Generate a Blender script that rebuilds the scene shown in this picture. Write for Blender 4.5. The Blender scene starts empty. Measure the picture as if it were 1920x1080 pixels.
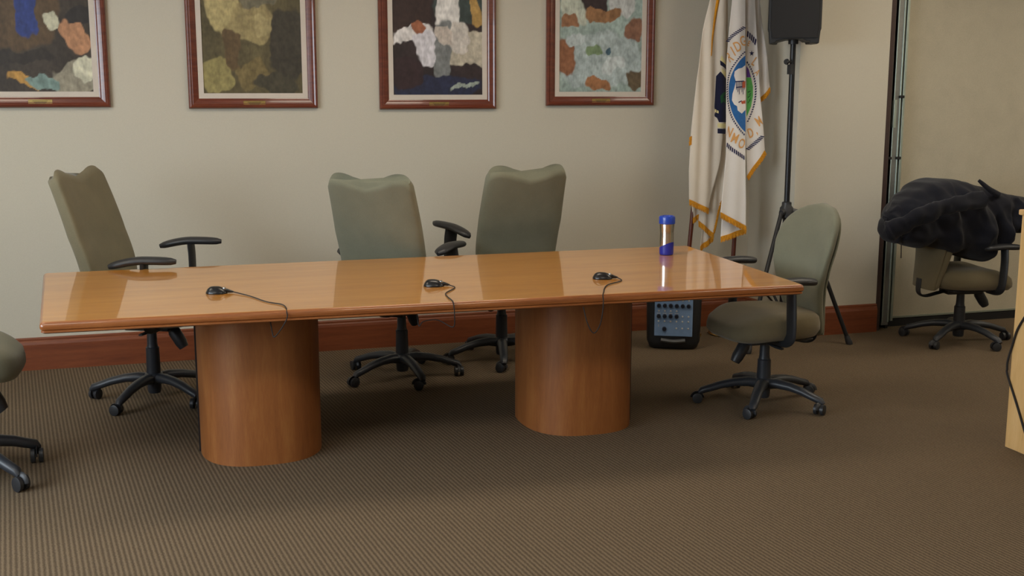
import bpy, bmesh, math, random
from mathutils import Vector, Matrix, noise
random.seed(7)
PI = math.pi
SC = bpy.context.scene
COL = SC.collection

# ------------------------------------------------------------------ camera
F = 2150.0; EYE = 1.6
PITCH = math.atan(370 / F); YAW = math.radians(17.1)
FW = Vector((math.sin(YAW) * math.cos(PITCH), math.cos(YAW) * math.cos(PITCH), -math.sin(PITCH)))
RT = Vector((math.cos(YAW), -math.sin(YAW), 0)); UP = RT.cross(FW)
CAM = Vector((0, 0, EYE))
def at(px, py, Y):
    d = FW * F + RT * (px - 960) + UP * (540 - py)
    return CAM + d * (Y / d.y)
cd = bpy.data.cameras.new('camera'); cam = bpy.data.objects.new('camera', cd); COL.objects.link(cam)
cd.sensor_width = 36; cd.lens = F / 1920 * 36; cd.clip_end = 100; cd.clip_start = .05
cam.matrix_world = Matrix((( RT.x, UP.x, -FW.x, 0), (RT.y, UP.y, -FW.y, 0), (RT.z, UP.z, -FW.z, EYE), (0, 0, 0, 1)))
SC.camera = cam

# ------------------------------------------------------------------ materials
def srgb(r, g, b):
    f = lambda c: (c / 255) / 12.92 if c / 255 <= .04045 else ((c / 255 + .055) / 1.055) ** 2.4
    return (f(r), f(g), f(b), 1)
def base_mat(name):
    m = bpy.data.materials.new(name); m.use_nodes = True
    nt = m.node_tree; return m, nt, nt.nodes['Principled BSDF']
def N(nt, t, **kw):
    n = nt.nodes.new(t)
    for k, v in kw.items(): setattr(n, k, v)
    return n
def coords(nt, scale=(1, 1, 1), rot=(0, 0, 0)):
    tc = N(nt, 'ShaderNodeTexCoord'); mp = N(nt, 'ShaderNodeMapping')
    mp.inputs['Scale'].default_value = scale; mp.inputs['Rotation'].default_value = rot
    nt.links.new(tc.outputs['Object'], mp.inputs['Vector']); return mp.outputs['Vector']
def tex_noise(nt, vec, scale, detail=4, rough=.55, dist=0):
    n = N(nt, 'ShaderNodeTexNoise'); n.inputs['Scale'].default_value = scale
    n.inputs['Detail'].default_value = detail; n.inputs['Roughness'].default_value = rough
    n.inputs['Distortion'].default_value = dist
    nt.links.new(vec, n.inputs['Vector']); return n.outputs['Fac']
def ramp(nt, fac, stops):
    r = N(nt, 'ShaderNodeValToRGB'); el = r.color_ramp.elements
    while len(el) < len(stops): el.new(.5)
    for e, (p, c) in zip(el, stops): e.position = p; e.color = c
    nt.links.new(fac, r.inputs['Fac']); return r.outputs['Color']
def bump(nt, h, strength, dist, bsdf):
    b = N(nt, 'ShaderNodeBump'); b.inputs['Strength'].default_value = strength; b.inputs['Distance'].default_value = dist
    nt.links.new(h, b.inputs['Height']); nt.links.new(b.outputs['Normal'], bsdf.inputs['Normal'])
def plain(name, c, rough=.5, metal=0, var=.08, scale=40, bmp=0, coat=0):
    m, nt, b = base_mat(name)
    v = coords(nt); n = tex_noise(nt, v, scale)
    lo = tuple(x * (1 - var) for x in c[:3]) + (1,); hi = tuple(min(1, x * (1 + var)) for x in c[:3]) + (1,)
    nt.links.new(ramp(nt, n, [(.3, lo), (.7, hi)]), b.inputs['Base Color'])
    b.inputs['Roughness'].default_value = rough; b.inputs['Metallic'].default_value = metal
    b.inputs['Coat Weight'].default_value = coat; b.inputs['Coat Roughness'].default_value = .08
    if bmp: bump(nt, n, bmp, .002, b)
    return m
def wood(name, a, b_, c, axis='x', rough=.4, coat=0, stretch=14, scale=5, coatr=.06):
    m, nt, b = base_mat(name)
    s = {'x': (1, stretch, stretch), 'z': (stretch, stretch, 1), 'y': (stretch, 1, stretch)}[axis]
    v = coords(nt, s)
    n1 = tex_noise(nt, v, scale * .5, 5, .6, .6); n2 = tex_noise(nt, v, scale * 5, 3, .6, .3)
    mx = N(nt, 'ShaderNodeMath', operation='MULTIPLY_ADD'); mx.inputs[1].default_value = .3
    nt.links.new(n2, mx.inputs[0])
    m2 = N(nt, 'ShaderNodeMath', operation='MULTIPLY'); m2.inputs[1].default_value = .7
    nt.links.new(n1, m2.inputs[0]); nt.links.new(m2.outputs[0], mx.inputs[2])
    nt.links.new(ramp(nt, mx.outputs[0], [(.32, a), (.5, b_), (.68, c)]), b.inputs['Base Color'])
    b.inputs['Roughness'].default_value = rough
    b.inputs['Coat Weight'].default_value = coat; b.inputs['Coat Roughness'].default_value = coatr
    bump(nt, n2, .05, .001, b)
    return m
def fabric(name, c, rough=.9, var=.12, weave=420, sheen=.2):
    m, nt, b = base_mat(name)
    v = coords(nt); n = tex_noise(nt, v, weave, 2); n2 = tex_noise(nt, v, 9, 3)
    lo = tuple(x * (1 - var) for x in c[:3]) + (1,); hi = tuple(min(1, x * (1 + var)) for x in c[:3]) + (1,)
    mx = N(nt, 'ShaderNodeMath', operation='MULTIPLY_ADD'); mx.inputs[1].default_value = .6
    nt.links.new(n, mx.inputs[0])
    m2 = N(nt, 'ShaderNodeMath', operation='MULTIPLY'); m2.inputs[1].default_value = .4
    nt.links.new(n2, m2.inputs[0]); nt.links.new(m2.outputs[0], mx.inputs[2])
    nt.links.new(ramp(nt, mx.outputs[0], [(.35, lo), (.65, hi)]), b.inputs['Base Color'])
    b.inputs['Roughness'].default_value = rough; b.inputs['Sheen Weight'].default_value = sheen
    b.inputs['Specular IOR Level'].default_value = .2
    bump(nt, n, .25, .001, b)
    return m
def vcol_mat(name, rough=.6):
    m, nt, b = base_mat(name)
    a = N(nt, 'ShaderNodeVertexColor', layer_name='Paint')
    v = coords(nt); n = tex_noise(nt, v, 60, 3)
    mix = N(nt, 'ShaderNodeMix', data_type='RGBA', blend_type='OVERLAY'); mix.inputs[0].default_value = .25
    nt.links.new(a.outputs['Color'], mix.inputs[6])
    nt.links.new(ramp(nt, n, [(.3, (.3, .3, .3, 1)), (.7, (.7, .7, .7, 1))]), mix.inputs[7])
    nt.links.new(mix.outputs[2], b.inputs['Base Color']); b.inputs['Roughness'].default_value = rough
    bump(nt, n, .15, .002, b)
    return m

M = {}
M['wall'] = plain('wall_paint', srgb(197, 191, 175), .85, var=.03, scale=220, bmp=.12)
M['ceiling'] = plain('ceiling_tile', srgb(225, 222, 214), .9, var=.03, scale=90)
M['fabric_panel'] = fabric('panel_fabric', srgb(186, 178, 157), var=.08, weave=260)
M['baseboard'] = wood('stained_baseboard', srgb(102, 50, 28), srgb(120, 62, 34), srgb(134, 74, 42), 'x', .42, .2)
M['top'] = wood('table_veneer', srgb(190, 122, 46), srgb(206, 140, 56), srgb(218, 154, 70), 'x', .32, 1.0, 9, 3, .03)
M['edge'] = wood('table_edge', srgb(120, 66, 30), srgb(148, 86, 42), srgb(168, 106, 58), 'x', .3, .6, 26, 6)
M['pedestal'] = wood('pedestal_veneer', srgb(130, 76, 34), srgb(146, 88, 42), srgb(158, 102, 52), 'z', .5, .08, 8, 4)
M['lectern'] = wood('light_maple', srgb(200, 158, 100), srgb(214, 174, 116), srgb(224, 186, 130), 'z', .4, .2, 10, 4)
M['frame'] = wood('mahogany_frame', srgb(84, 36, 24), srgb(102, 46, 30), srgb(118, 58, 38), 'x', .3, .4, 12, 8)
M['pole_wood'] = wood('flagpole_wood', srgb(70, 28, 18), srgb(88, 38, 24), srgb(100, 48, 30), 'z', .35, .4, 10, 8)
M['seam'] = plain('dark_seam', srgb(26, 20, 18), .6)
M['liner'] = fabric('linen_liner', srgb(206, 196, 184), var=.05, weave=500)
M['brass'] = plain('brass', srgb(196, 170, 110), .35, 1, scale=90)
M['engraving'] = plain('engraving', srgb(92, 76, 44), .6)
M['paint'] = vcol_mat('oil_paint', .55)
M['chair_green'] = fabric('sage_fabric', srgb(118, 118, 100))
M['chair_tan'] = fabric('olive_fabric', srgb(122, 116, 94))
M['seat_olive'] = fabric('khaki_fabric', srgb(114, 104, 80))
M['plastic'] = plain('black_plastic', srgb(42, 43, 46), .42, var=.1, scale=300, bmp=.08)
M['base_plastic'] = plain('base_plastic', srgb(46, 49, 55), .4, var=.1, scale=200, bmp=.06)
M['steel_black'] = plain('black_steel', srgb(34, 35, 38), .35, .3, var=.1)
M['cable'] = plain('cable_rubber', srgb(30, 25, 23), .8)
M['mic'] = plain('mic_black', srgb(22, 22, 24), .28, var=.1, scale=200)
M['mic_chrome'] = plain('mic_ring', srgb(150, 150, 150), .25, .9)
M['steel'] = plain('brushed_steel', srgb(205, 198, 190), .22, 1, var=.05)
M['blue'] = plain('blue_plastic', srgb(30, 66, 176), .3, var=.06, coat=.3)
M['deepblue'] = plain('deep_blue_rubber', srgb(34, 42, 150), .4, var=.06)
M['pa_body'] = plain('pa_casing', srgb(26, 28, 31), .55, var=.12, scale=200, bmp=.1)
M['pa_panel'] = plain('pa_panel', srgb(122, 152, 192), .45, var=.05)
M['knob'] = plain('knob_dark', srgb(28, 30, 42), .4)
M['button'] = plain('button_white', srgb(196, 194, 186), .4)
M['grey'] = plain('grey_plastic', srgb(84, 86, 88), .5)
M['grille'] = plain('speaker_grille', srgb(28, 28, 30), .8, 0, var=.3, scale=900, bmp=.5)
M['cloth_cream'] = fabric('flag_cream', srgb(224, 214, 199), var=.04, weave=300, sheen=.1)
M['cloth_white'] = fabric('flag_white', srgb(232, 228, 224), var=.03, weave=300, sheen=.1)
M['fringe'] = fabric('gold_fringe', srgb(206, 142, 32), var=.25, weave=160)
M['navy'] = fabric('navy_print', srgb(34, 36, 62), var=.08)
M['ink'] = fabric('navy_ink', srgb(40, 42, 84), var=.05)
M['sky_blue'] = fabric('blue_print', srgb(48, 104, 168), var=.1, weave=90)
M['green'] = fabric('green_print', srgb(92, 176, 92), var=.12, weave=90)
M['dark_green'] = fabric('dark_green_print', srgb(36, 84, 52), var=.1)
M['purple'] = fabric('purple_print', srgb(98, 64, 150), var=.08)
M['orange'] = fabric('orange_print', srgb(224, 168, 104), var=.06)
M['red'] = fabric('red_print', srgb(186, 92, 62), var=.08)
M['yellow'] = fabric('pale_yellow_print', srgb(232, 220, 160), var=.05)
M['jacket'] = fabric('navy_wool', srgb(25, 26, 34), var=.2, weave=200, sheen=.1)
M['alu'] = plain('aluminium', srgb(150, 152, 150), .35, .8, var=.06)
M['alu_light'] = plain('aluminium_edge', srgb(178, 190, 180), .3, .7, var=.05)
M['jamb'] = plain('brown_jamb', srgb(62, 46, 42), .5)
M['gap'] = plain('black_seal', srgb(18, 17, 18), .7)
M['cream_strip'] = plain('cream_strip', srgb(170, 160, 128), .6)
M['white'] = plain('white_enamel', srgb(214, 212, 206), .5)

def carpet():
    m, nt, b = base_mat('ribbed_carpet')
    v = coords(nt, rot=(0, 0, math.radians(-6.5)))
    w = N(nt, 'ShaderNodeTexWave', wave_type='BANDS', bands_direction='X', wave_profile='SIN')
    w.inputs['Scale'].default_value = 18.0; w.inputs['Distortion'].default_value = 1.6
    w.inputs['Detail'].default_value = 3; w.inputs['Detail Scale'].default_value = 4
    nt.links.new(v, w.inputs['Vector'])
    n = tex_noise(nt, v, 260, 3); n2 = tex_noise(nt, v, 1.6, 3)
    mx = N(nt, 'ShaderNodeMath', operation='MULTIPLY_ADD'); mx.inputs[1].default_value = .34
    nt.links.new(w.outputs['Fac'], mx.inputs[0])
    m2 = N(nt, 'ShaderNodeMath', operation='MULTIPLY'); m2.inputs[1].default_value = .66
    nt.links.new(n, m2.inputs[0]); nt.links.new(m2.outputs[0], mx.inputs[2])
    c = ramp(nt, mx.outputs[0], [(.25, srgb(74, 62, 51)), (.5, srgb(104, 90, 72)), (.75, srgb(124, 108, 88))])
    nt.links.new(c, b.inputs['Base Color']); b.inputs['Roughness'].default_value = .95
    b.inputs['Specular IOR Level'].default_value = .1
    bump(nt, mx.outputs[0], .5, .004, b)
    return m
M['carpet'] = carpet()
def lamp_mat(name, c, s):
    m, nt, b = base_mat(name)
    b.inputs['Base Color'].default_value = (.8, .8, .8, 1)
    b.inputs['Emission Color'].default_value = c; b.inputs['Emission Strength'].default_value = s
    return m
M['lamp'] = lamp_mat('lamp_diffuser', (1, .88, .71, 1), 3.9)

# ------------------------------------------------------------------ mesh builder
class MB:
    def __init__(s): s.bm = bmesh.new()
    def quad(s, *p): s.bm.faces.new([s.bm.verts.new(q) for q in p])
    def box(s, a, b, rot=0, piv=None):
        x0, y0, z0 = a; x1, y1, z1 = b
        pts = [Vector(p) for p in ((x0,y0,z0),(x1,y0,z0),(x1,y1,z0),(x0,y1,z0),(x0,y0,z1),(x1,y0,z1),(x1,y1,z1),(x0,y1,z1))]
        v = [s.bm.verts.new(p) for p in pts]
        for f in ((3,2,1,0),(4,5,6,7),(0,1,5,4),(1,2,6,5),(2,3,7,6),(3,0,4,7)): s.bm.faces.new([v[i] for i in f])
        return s
    def loft(s, rings, cap=True, closed=True):
        R = [[s.bm.verts.new(p) for p in r] for r in rings]
        n = len(R[0])
        for i in range(len(R) - 1):
            for j in range(n if closed else n - 1):
                k = (j + 1) % n
                s.bm.faces.new((R[i][j], R[i][k], R[i+1][k], R[i+1][j]))
        if cap and closed:
            s.bm.faces.new(R[0][::-1]); s.bm.faces.new(R[-1])
        return s
    def tube(s, pts, rad, n=12, cap=True):
        pts = [Vector(p) for p in pts]
        rad = rad if isinstance(rad, list) else [rad] * len(pts)
        rings = []; ref = None
        for i, p in enumerate(pts):
            t = (pts[min(i+1, len(pts)-1)] - pts[max(i-1, 0)]).normalized()
            if ref is None:
                ref = Vector((0, 0, 1)) if abs(t.z) < .9 else Vector((1, 0, 0))
            u = t.cross(ref).normalized(); w = u.cross(t).normalized(); ref = w
            r = rad[i]; rx, ry = r if isinstance(r, tuple) else (r, r)
            rings.append([p + u * rx * math.cos(2*PI*k/n) + w * ry * math.sin(2*PI*k/n) for k in range(n)])
        return s.loft(rings, cap)
    def lathe(s, prof, n=32, c=(0, 0, 0)):
        c = Vector(c)
        return s.loft([[c + Vector((r*math.cos(2*PI*k/n), r*math.sin(2*PI*k/n), z)) for k in range(n)] for r, z in prof])
    def prism(s, poly, z0, z1):
        return s.loft([[Vector((x, y, z0)) for x, y in poly], [Vector((x, y, z1)) for x, y in poly]])
    def xf(s, mat): bmesh.ops.transform(s.bm, matrix=mat, verts=s.bm.verts); return s
    def obj(s, name, mat, parent=None, smooth=True, bevel=0, solid=0, angle=40):
        bmesh.ops.recalc_face_normals(s.bm, faces=s.bm.faces)
        me = bpy.data.meshes.new(name); s.bm.to_mesh(me); s.bm.free()
        o = bpy.data.objects.new(name, me); COL.objects.link(o)
        me.materials.append(mat)
        if smooth:
            for p in me.polygons: p.use_smooth = True
            me.set_sharp_from_angle(angle=math.radians(angle))
        if solid:
            md = o.modifiers.new('thickness', 'SOLIDIFY'); md.thickness = solid; md.offset = -1
        if bevel:
            md = o.modifiers.new('bevel', 'BEVEL'); md.width = bevel; md.segments = 3; md.limit_method = 'ANGLE'
        if parent: o.parent = parent
        return o
def thing(name, label, cat, loc=(0, 0, 0), rz=0, group=None):
    o = bpy.data.objects.new(name, None); COL.objects.link(o); o.empty_display_size = .1
    o.location = loc; o.rotation_euler = (0, 0, rz); o['label'] = label; o['category'] = cat
    if group: o['group'] = group
    return o
def struct(o, label, cat): o['kind'] = 'structure'; o['label'] = label; o['category'] = cat; return o
def dup(root, loc, rz, label):
    def cp(o, par):
        c = o.copy(); COL.objects.link(c)
        if par: c.parent = par
        for ch in list(o.children): cp(ch, c)
        return c
    r = cp(root, None); r.location = loc; r.rotation_euler = (0, 0, rz); r['label'] = label
    return r
def smoothstep(t): t = max(0, min(1, t)); return t * t * (3 - 2 * t)
def interp(pts, t):
    for i in range(len(pts) - 1):
        if t <= pts[i+1][0]:
            f = (t - pts[i][0]) / (pts[i+1][0] - pts[i][0]); return pts[i][1] + (pts[i+1][1] - pts[i][1]) * f
    return pts[-1][1]
def spline(pts, n):
    P = [Vector(p) for p in pts]; out = []
    Q = [P[0] * 2 - P[1]] + P + [P[-1] * 2 - P[-2]]
    for i in range(len(P) - 1):
        a, b, c, d = Q[i:i+4]
        for k in range(n):
            t = k / n
            out.append(.5 * ((2*b) + (c - a)*t + (2*a - 5*b + 4*c - d)*t*t + (3*b - a - 3*c + d)*t**3))
    return out + [P[-1]]

# ------------------------------------------------------------------ room shell
BW = 7.03; JX0, JX1, JY = 3.865, 3.915, 6.53; JR = 4.57; PY = 6.64; CEIL = 2.8
LX, RX, FY = -3.2, 7.6, -2.6
struct(MB().box((LX - .2, FY - .2, -.12), (RX + .2, BW + .8, 0)).obj('floor', M['carpet'], smooth=False), 'brown ribbed carpet floor', 'floor')
struct(MB().box((LX - .2, FY - .2, CEIL), (RX + .2, BW + .8, CEIL + .1)).obj('ceiling', M['ceiling'], smooth=False), 'white tiled ceiling above the room', 'ceiling')
struct(MB().box((LX - .2, BW, 0), (JX0 + .05, BW + .2, CEIL)).obj('wall_back', M['wall'], smooth=False), 'beige painted back wall behind the table', 'wall')
struct(MB().prism([(JX0, BW + .2), (JX0, BW), (JX1, JY), (JR, JY), (JR, BW + .2)], 0, CEIL).obj('wall_pier', M['wall'], smooth=False), 'beige wall pier stepping forward behind the rounded chair', 'wall')
struct(MB().box((JR + .16, PY, .055), (RX, PY + .1, CEIL)).obj('wall_panel', M['fabric_panel'], smooth=False), 'beige fabric operable wall panel behind the jacket chair', 'wall')
struct(MB().box((JR, PY + .12, 0), (RX + .2, PY + .25, CEIL)).obj('wall_backing', M['gap'], smooth=False), 'dark gap behind the folding wall panel', 'wall')
struct(MB().box((RX, FY, 0), (RX + .2, PY + .12, CEIL)).obj('wall_right', M['wall'], smooth=False), 'beige side wall on the right', 'wall')
struct(MB().box((LX - .2, FY - .2, 0), (RX + .2, FY, CEIL)).obj('wall_front', M['wall'], smooth=False), 'beige wall behind the camera', 'wall')
# left wall with a window opening
WY0, WY1, WZ0, WZ1 = .4, 4.6, .9, 2.5
wl = MB()
wl.box((LX - .2, FY, 0), (LX, WY0, CEIL)).box((LX - .2, WY1, 0), (LX, BW, CEIL))
wl.box((LX - .2, WY0, 0), (LX, WY1, WZ0)).box((LX - .2, WY0, WZ1), (LX, WY1, CEIL))
struct(wl.obj('wall_left', M['wall'], smooth=False), 'beige left wall with the window opening', 'wall')
wf = MB()
for y_ in (WY0, (2*WY0 + WY1)/3, (WY0 + 2*WY1)/3, WY1):
    wf.box((LX - .14, y_ - .03, WZ0), (LX - .06, y_ + .03, WZ1))
wf.box((LX - .14, WY0, WZ0), (LX - .06, WY1, WZ0 + .06)).box((LX - .14, WY0, WZ1 - .06), (LX - .06, WY1, WZ1))
struct(wf.obj('window_1', M['white'], smooth=False), 'white framed window in the left wall', 'window')
# baseboards
def profile_board(p0, p1, nrm, name, label):
    prof = [(0, 0), (.022, 0), (.022, .15), (.018, .165), (.012, .172), (.012, .183), (.006, .19), (0, .19)]
    a = Vector((p0[0], p0[1], 0)); b = Vector((p1[0], p1[1], 0)); n = Vector((nrm[0], nrm[1], 0)).normalized()
    m = MB().loft([[e + n * d + Vector((0, 0, z)) for d, z in prof] for e in (a, b)])
    return struct(m.obj(name, M['baseboard'], smooth=False), label, 'baseboard')
profile_board((LX, BW), (JX0, BW), (0, -1), 'baseboard_back', 'reddish wood baseboard along the back wall')
profile_board((JX0, BW), (JX1 - .0, JY - .022), (-1, -.1), 'baseboard_pier_side', 'short wood baseboard on the side of the pier')
profile_board((JX1 - .02, JY), (JR, JY), (0, -1), 'baseboard_pier', 'wood baseboard on the front of the wall pier')
profile_board((LX, FY), (LX, BW), (1, 0), 'baseboard_left', 'wood baseboard along the left wall')
# operable wall track profiles
def strip(name, x0, x1, y0, y1, mat, label, z0=.0):
    return struct(MB().box((JR + x0, y0, z0), (JR + x1, y1, CEIL)).obj(name, mat, smooth=False, bevel=.002), label, 'trim')
strip('trim_1', .0, .038, JY + .004, PY + .1, M['jamb'], 'dark brown jamb beside the wall pier')
strip('trim_2', .038, .070, JY + .045, PY + .1, M['gap'], 'black recess between jamb and metal profile')
strip('trim_3', .038, .044, JY + .012, JY + .06, M['cream_strip'], 'thin cream strip inside the dark recess', .05)
a = strip('trim_4', .068, .120, JY + .024, PY + .1, M['alu'], 'grey aluminium profile of the folding wall', .03)
strip('trim_5', .120, .142, JY + .055, PY + .1, M['gap'], 'black slit between the aluminium profiles')
strip('trim_6', .112, .121, JY + .018, JY + .06, M['alu_light'], 'thin bright metal line beside the slit', .05)
strip('trim_7', .142, .160, JY + .03, PY + .1, M['alu_light'], 'pale aluminium edge of the fabric panel', .055)
strip('trim_13', .068, .075, JY + .018, JY + .05, M['alu_light'], 'bright left lip of the aluminium profile', .05)
for k, (x0, z_) in enumerate(((.106, 1.56), (.034, 1.16), (.106, 1.16))):
    struct(MB().box((JR + x0, JY + .008, z_ - .009), (JR + x0 + .034, JY + .06, z_ + .009)).obj('trim_%d' % (8 + k), M['gap'], bevel=.003), 'small black clip on the wall track at height %.2f metres' % z_, 'trim')
struct(MB().box((JR + .064, JY + .008, 1.36), (JR + .084, JY + .03, 1.54)).obj('trim_11', M['alu_light'], bevel=.002), 'slim latch plate on the aluminium profile', 'trim')
struct(MB().box((JR + .16, PY - .01, .0), (RX, PY + .02, .05)).obj('baseboard_panel', M['gap'], smooth=False), 'black floor seal under the fabric panel', 'baseboard')
struct(MB().box((JR + .16, PY - .006, .056), (RX, PY + .0, .068)).obj('trim_12', M['alu_light'], smooth=False), 'pale metal strip along the panel bottom', 'trim')

# ceiling lights
L0 = None
for i, (x, y_) in enumerate(((-1.4, 2.3), (1.45, 2.3), (4.3, 2.3), (6.9, 2.3), (-1.4, 5.3), (1.45, 5.3), (4.3, 5.3), (6.9, 5.3))):
    t = thing('ceiling_light', 'recessed fluorescent ceiling light panel', 'light', (x, y_, CEIL), 0, 'ceiling light panels')
    f = MB()
    f.box((-.64, -.34, -.02), (.64, -.3, 0)).box((-.64, .3, -.02), (.64, .34, 0)).box((-.64, -.3, -.02), (-.6, .3, 0)).box((.6, -.3, -.02), (.64, .3, 0))
    f.obj('frame', M['white'], t, smooth=False)
    MB().box((-.6, -.3, -.012), (.6, .3, -.004)).obj('diffuser', M['lamp'], t, smooth=False)

# ------------------------------------------------------------------ conference table
TZ = .74; TH = .047
tb = thing('conference_table', 'long honey-coloured wooden conference table on two rounded pedestals', 'table', (1.145, 5.18, 0))
O = Vector((1.145, 5.18, 0))
C4 = [Vector(p) - O for p in ((-.457, 4.562, 0), (2.757, 4.474, 0), (2.835, 5.845, 0), (-.552, 5.845, 0))]
def rounded(poly, r, inset=0):
    out = []; n = len(poly)
    cen = sum(poly, Vector()) / n
    P = []
    for i in range(n):
        a, b, c = poly[i-1], poly[i], poly[(i+1) % n]
        d1 = (a - b).normalized(); d2 = (c - b).normalized()
        bis = (d1 + d2).normalized(); s = math.sin(d1.angle(d2) / 2)
        P.append((b + bis * inset / s, d1, d2))
    for b, d1, d2 in P:
        p0 = b + d1 * r; p1 = b + d2 * r
        for k in range(6):
            t = k / 5; out.append(p0 * (1-t)**2 + b * 2*t*(1-t) + p1 * t*t)
    return out
def ring(inset, z): return [p + Vector((0, 0, z)) for p in rounded(C4, .016, inset)]
MB().loft([ring(.011, TZ - .004), ring(.011, TZ - .0005), ring(.014, TZ)]).obj('tabletop', M['top'], tb, smooth=False)
MB().loft([ring(.03, TZ - TH), ring(.012, TZ - TH + .001), ring(.004, TZ - TH + .006), ring(.0045, TZ - TH + .012), ring(.009, TZ - TH + .015),
           ring(.002, TZ - TH + .018), ring(0, TZ - .022), ring(.001, TZ - .012), ring(.005, TZ - .004), ring(.0105, TZ - .0006), ring(.03, TZ - .002)]).obj('edge_band', M['edge'], tb, angle=50)
R = math.radians
for px_ in (.39, 1.90):
    e = MB(); n = 72; w, d = .268, .30
    poly = [(px_ - O.x + w * math.copysign(abs(math.cos(a)) ** .75, math.cos(a)), 5.17 - O.y + d * math.copysign(abs(math.sin(a)) ** .85, math.sin(a))) for a in (2*PI*k/n for k in range(n))]
    pe = e.prism(poly, 0, TZ - TH).obj('pedestal', M['pedestal'], tb)
    for a in ((PI,) if px_ < 1 else (R(-17),)):
        qx = px_ - O.x + w * math.copysign(abs(math.cos(a)) ** .75, math.cos(a)); qy = 5.17 - O.y + d * math.copysign(abs(math.sin(a)) ** .85, math.sin(a))
        MB().box((qx - .007, qy - .012, 0), (qx + .005, qy + .012, TZ - TH)).obj('seam', M['seam'], pe, smooth=False)

# ------------------------------------------------------------------ chairs
def sup(c, n): return math.copysign(abs(c) ** (2 / n), c)
def backrest_wavy():
    W, Z0, Z1 = .252, .50, 1.155
    rings = []; n = 72; rows = 34
    for i in range(rows + 1):
        v = i / rows
        w = W * (interp([(0, .93), (.35, .985), (.6, 1.0), (1, .965)], v))
        th = interp([(0, .040), (.3, .048), (.8, .045), (1, .042)], v)
        e = 1
        if v > .975: e = math.sqrt(max(0, 1 - ((v - .975) / .025) ** 2)); e = .55 + .45 * e
        if v < .05: e = max(.25, math.sqrt(max(0, 1 - ((.05 - v) / .05) ** 2)))
        ring_ = []
        for k in range(n):
            a = 2 * PI * k / n
            l = sup(math.cos(a), 5); dpt = sup(math.sin(a), 4.2)
            lat = l * (w - (1 - e) * .02)
            xx = dpt * th * (e if v > .5 else e)
            r = .055; al = abs(lat)
            top = Z1 - .017 * (1 - dpt) + .022 * (-math.cos(2 * PI * min(1, al / W) * .72 ) ) * 1.0
            if al > W - r: top -= r - math.sqrt(max(0, r * r - (al - (W - r)) ** 2)) * .999
            z = Z0 + (top - Z0) * v
            hh = (z - Z0)
            cx = -.225 - .175 * max(0, hh / .66) ** 1.5 + .012 * math.sin(PI * min(1, hh / .35)) + .03 * (lat / W) ** 2
            ring_.append(Vector((cx + xx, lat, z)))
        rings.append(ring_)
    return MB().loft(rings)
def seat_pad(L=.25, Wd=.25, z0=.415, z1=.50, fall=.03, off=0.02):
    rings = []; n = 64
    prof = [(.80, 0), (.93, .06), (1.0, .28), (1.0, .5), (.975, .75), (.9, .9), (.72, .98), (.4, 1.0), (.05, 1.0)]
    for sc_, h in prof:
        r = []
        for k in range(n):
            a = 2 * PI * k / n
            x = sup(math.cos(a), 3.4) * L * sc_; y_ = sup(math.sin(a), 3.4) * Wd * sc_ * (1 - .07 * (x < 0) * abs(x) / L)
            z = z0 + (z1 - z0) * h - fall * smoothstep((x - .06) / .2) * (.3 + .7 * h) + .012 * h * (abs(y_) / Wd) ** 2
            r.append(Vector((x + off, y_, z)))
        rings.append(r)
    return MB().loft(rings)
def chair_base(root, zhub=.105, spin=0.3, reach=.32):
    hub = MB().lathe([(.030, .035), (.034, .045), (.036, .085), (.050, .095), (.055, .118), (.046, .135), (.036, .14)], 28)
    b = hub.obj('star_base', M['base_plastic'], root)
    for k in range(5):
        a = spin + 2 * PI * k / 5; c, s_ = math.cos(a), math.sin(a)
        pr = [(.02, .108), (.08, .117), (.15, .112), (.22, .097), (.27, .08), (reach - .004, .066), (reach + .012, .052)]
        rad = [(.034, .028), (.031, .025), (.028, .022), (.026, .020), (.024, .019), (.022, .018), (.014, .010)]
        MB().tube([(r * c, r * s_, z) for r, z in pr], rad, 14).obj('spoke', M['base_plastic'], b)
    for k in range(5):
        a = spin + 2 * PI * k / 5; c, s_ = math.cos(a), math.sin(a)
        sw = a + 1.1 + .5 * k
        P = Vector((reach * c, reach * s_, 0)); d = Vector((math.cos(sw), math.sin(sw), 0)); q = Vector((-d.y, d.x, 0))
        m = MB().tube([P + Vector((0, 0, .03)), P + Vector((0, 0, .07))], .008, 8)
        hood = [P - d * .018 + Vector((math.cos(t), 0, 0)).x * d * .029 + Vector((0, 0, .0285 + .029 * math.sin(t))) for t in [PI * j / 8 for j in range(9)]]
        m.tube(hood, [(.012, .003)] * 9, 8)
        ca = m.obj('caster', M['plastic'], root)
        w = MB()
        for sg in (-1, 1):
            cen = P - d * .018 + Vector((0, 0, .0275)) + q * sg * .0165
            rings = []
            for (off_, rr) in ((-.010, .021), (-.008, .0265), (.008, .0265), (.010, .021)):
                rings.append([cen + q * off_ + d * rr * math.cos(t) + Vector((0, 0, rr * math.sin(t))) for t in [2*PI*j/20 for j in range(20)]])
            w.loft(rings)
        w.obj('wheel', M['plastic'], ca)
def gas_column(root, ztop, zsplit=.27):
    MB().lathe([(.036, .135), (.036, .15), (.034, zsplit - .02), (.034, zsplit), (.029, zsplit + .004), (.026, zsplit + .02), (.024, ztop)], 24).obj('gas_column', M['base_plastic'], root)
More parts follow.
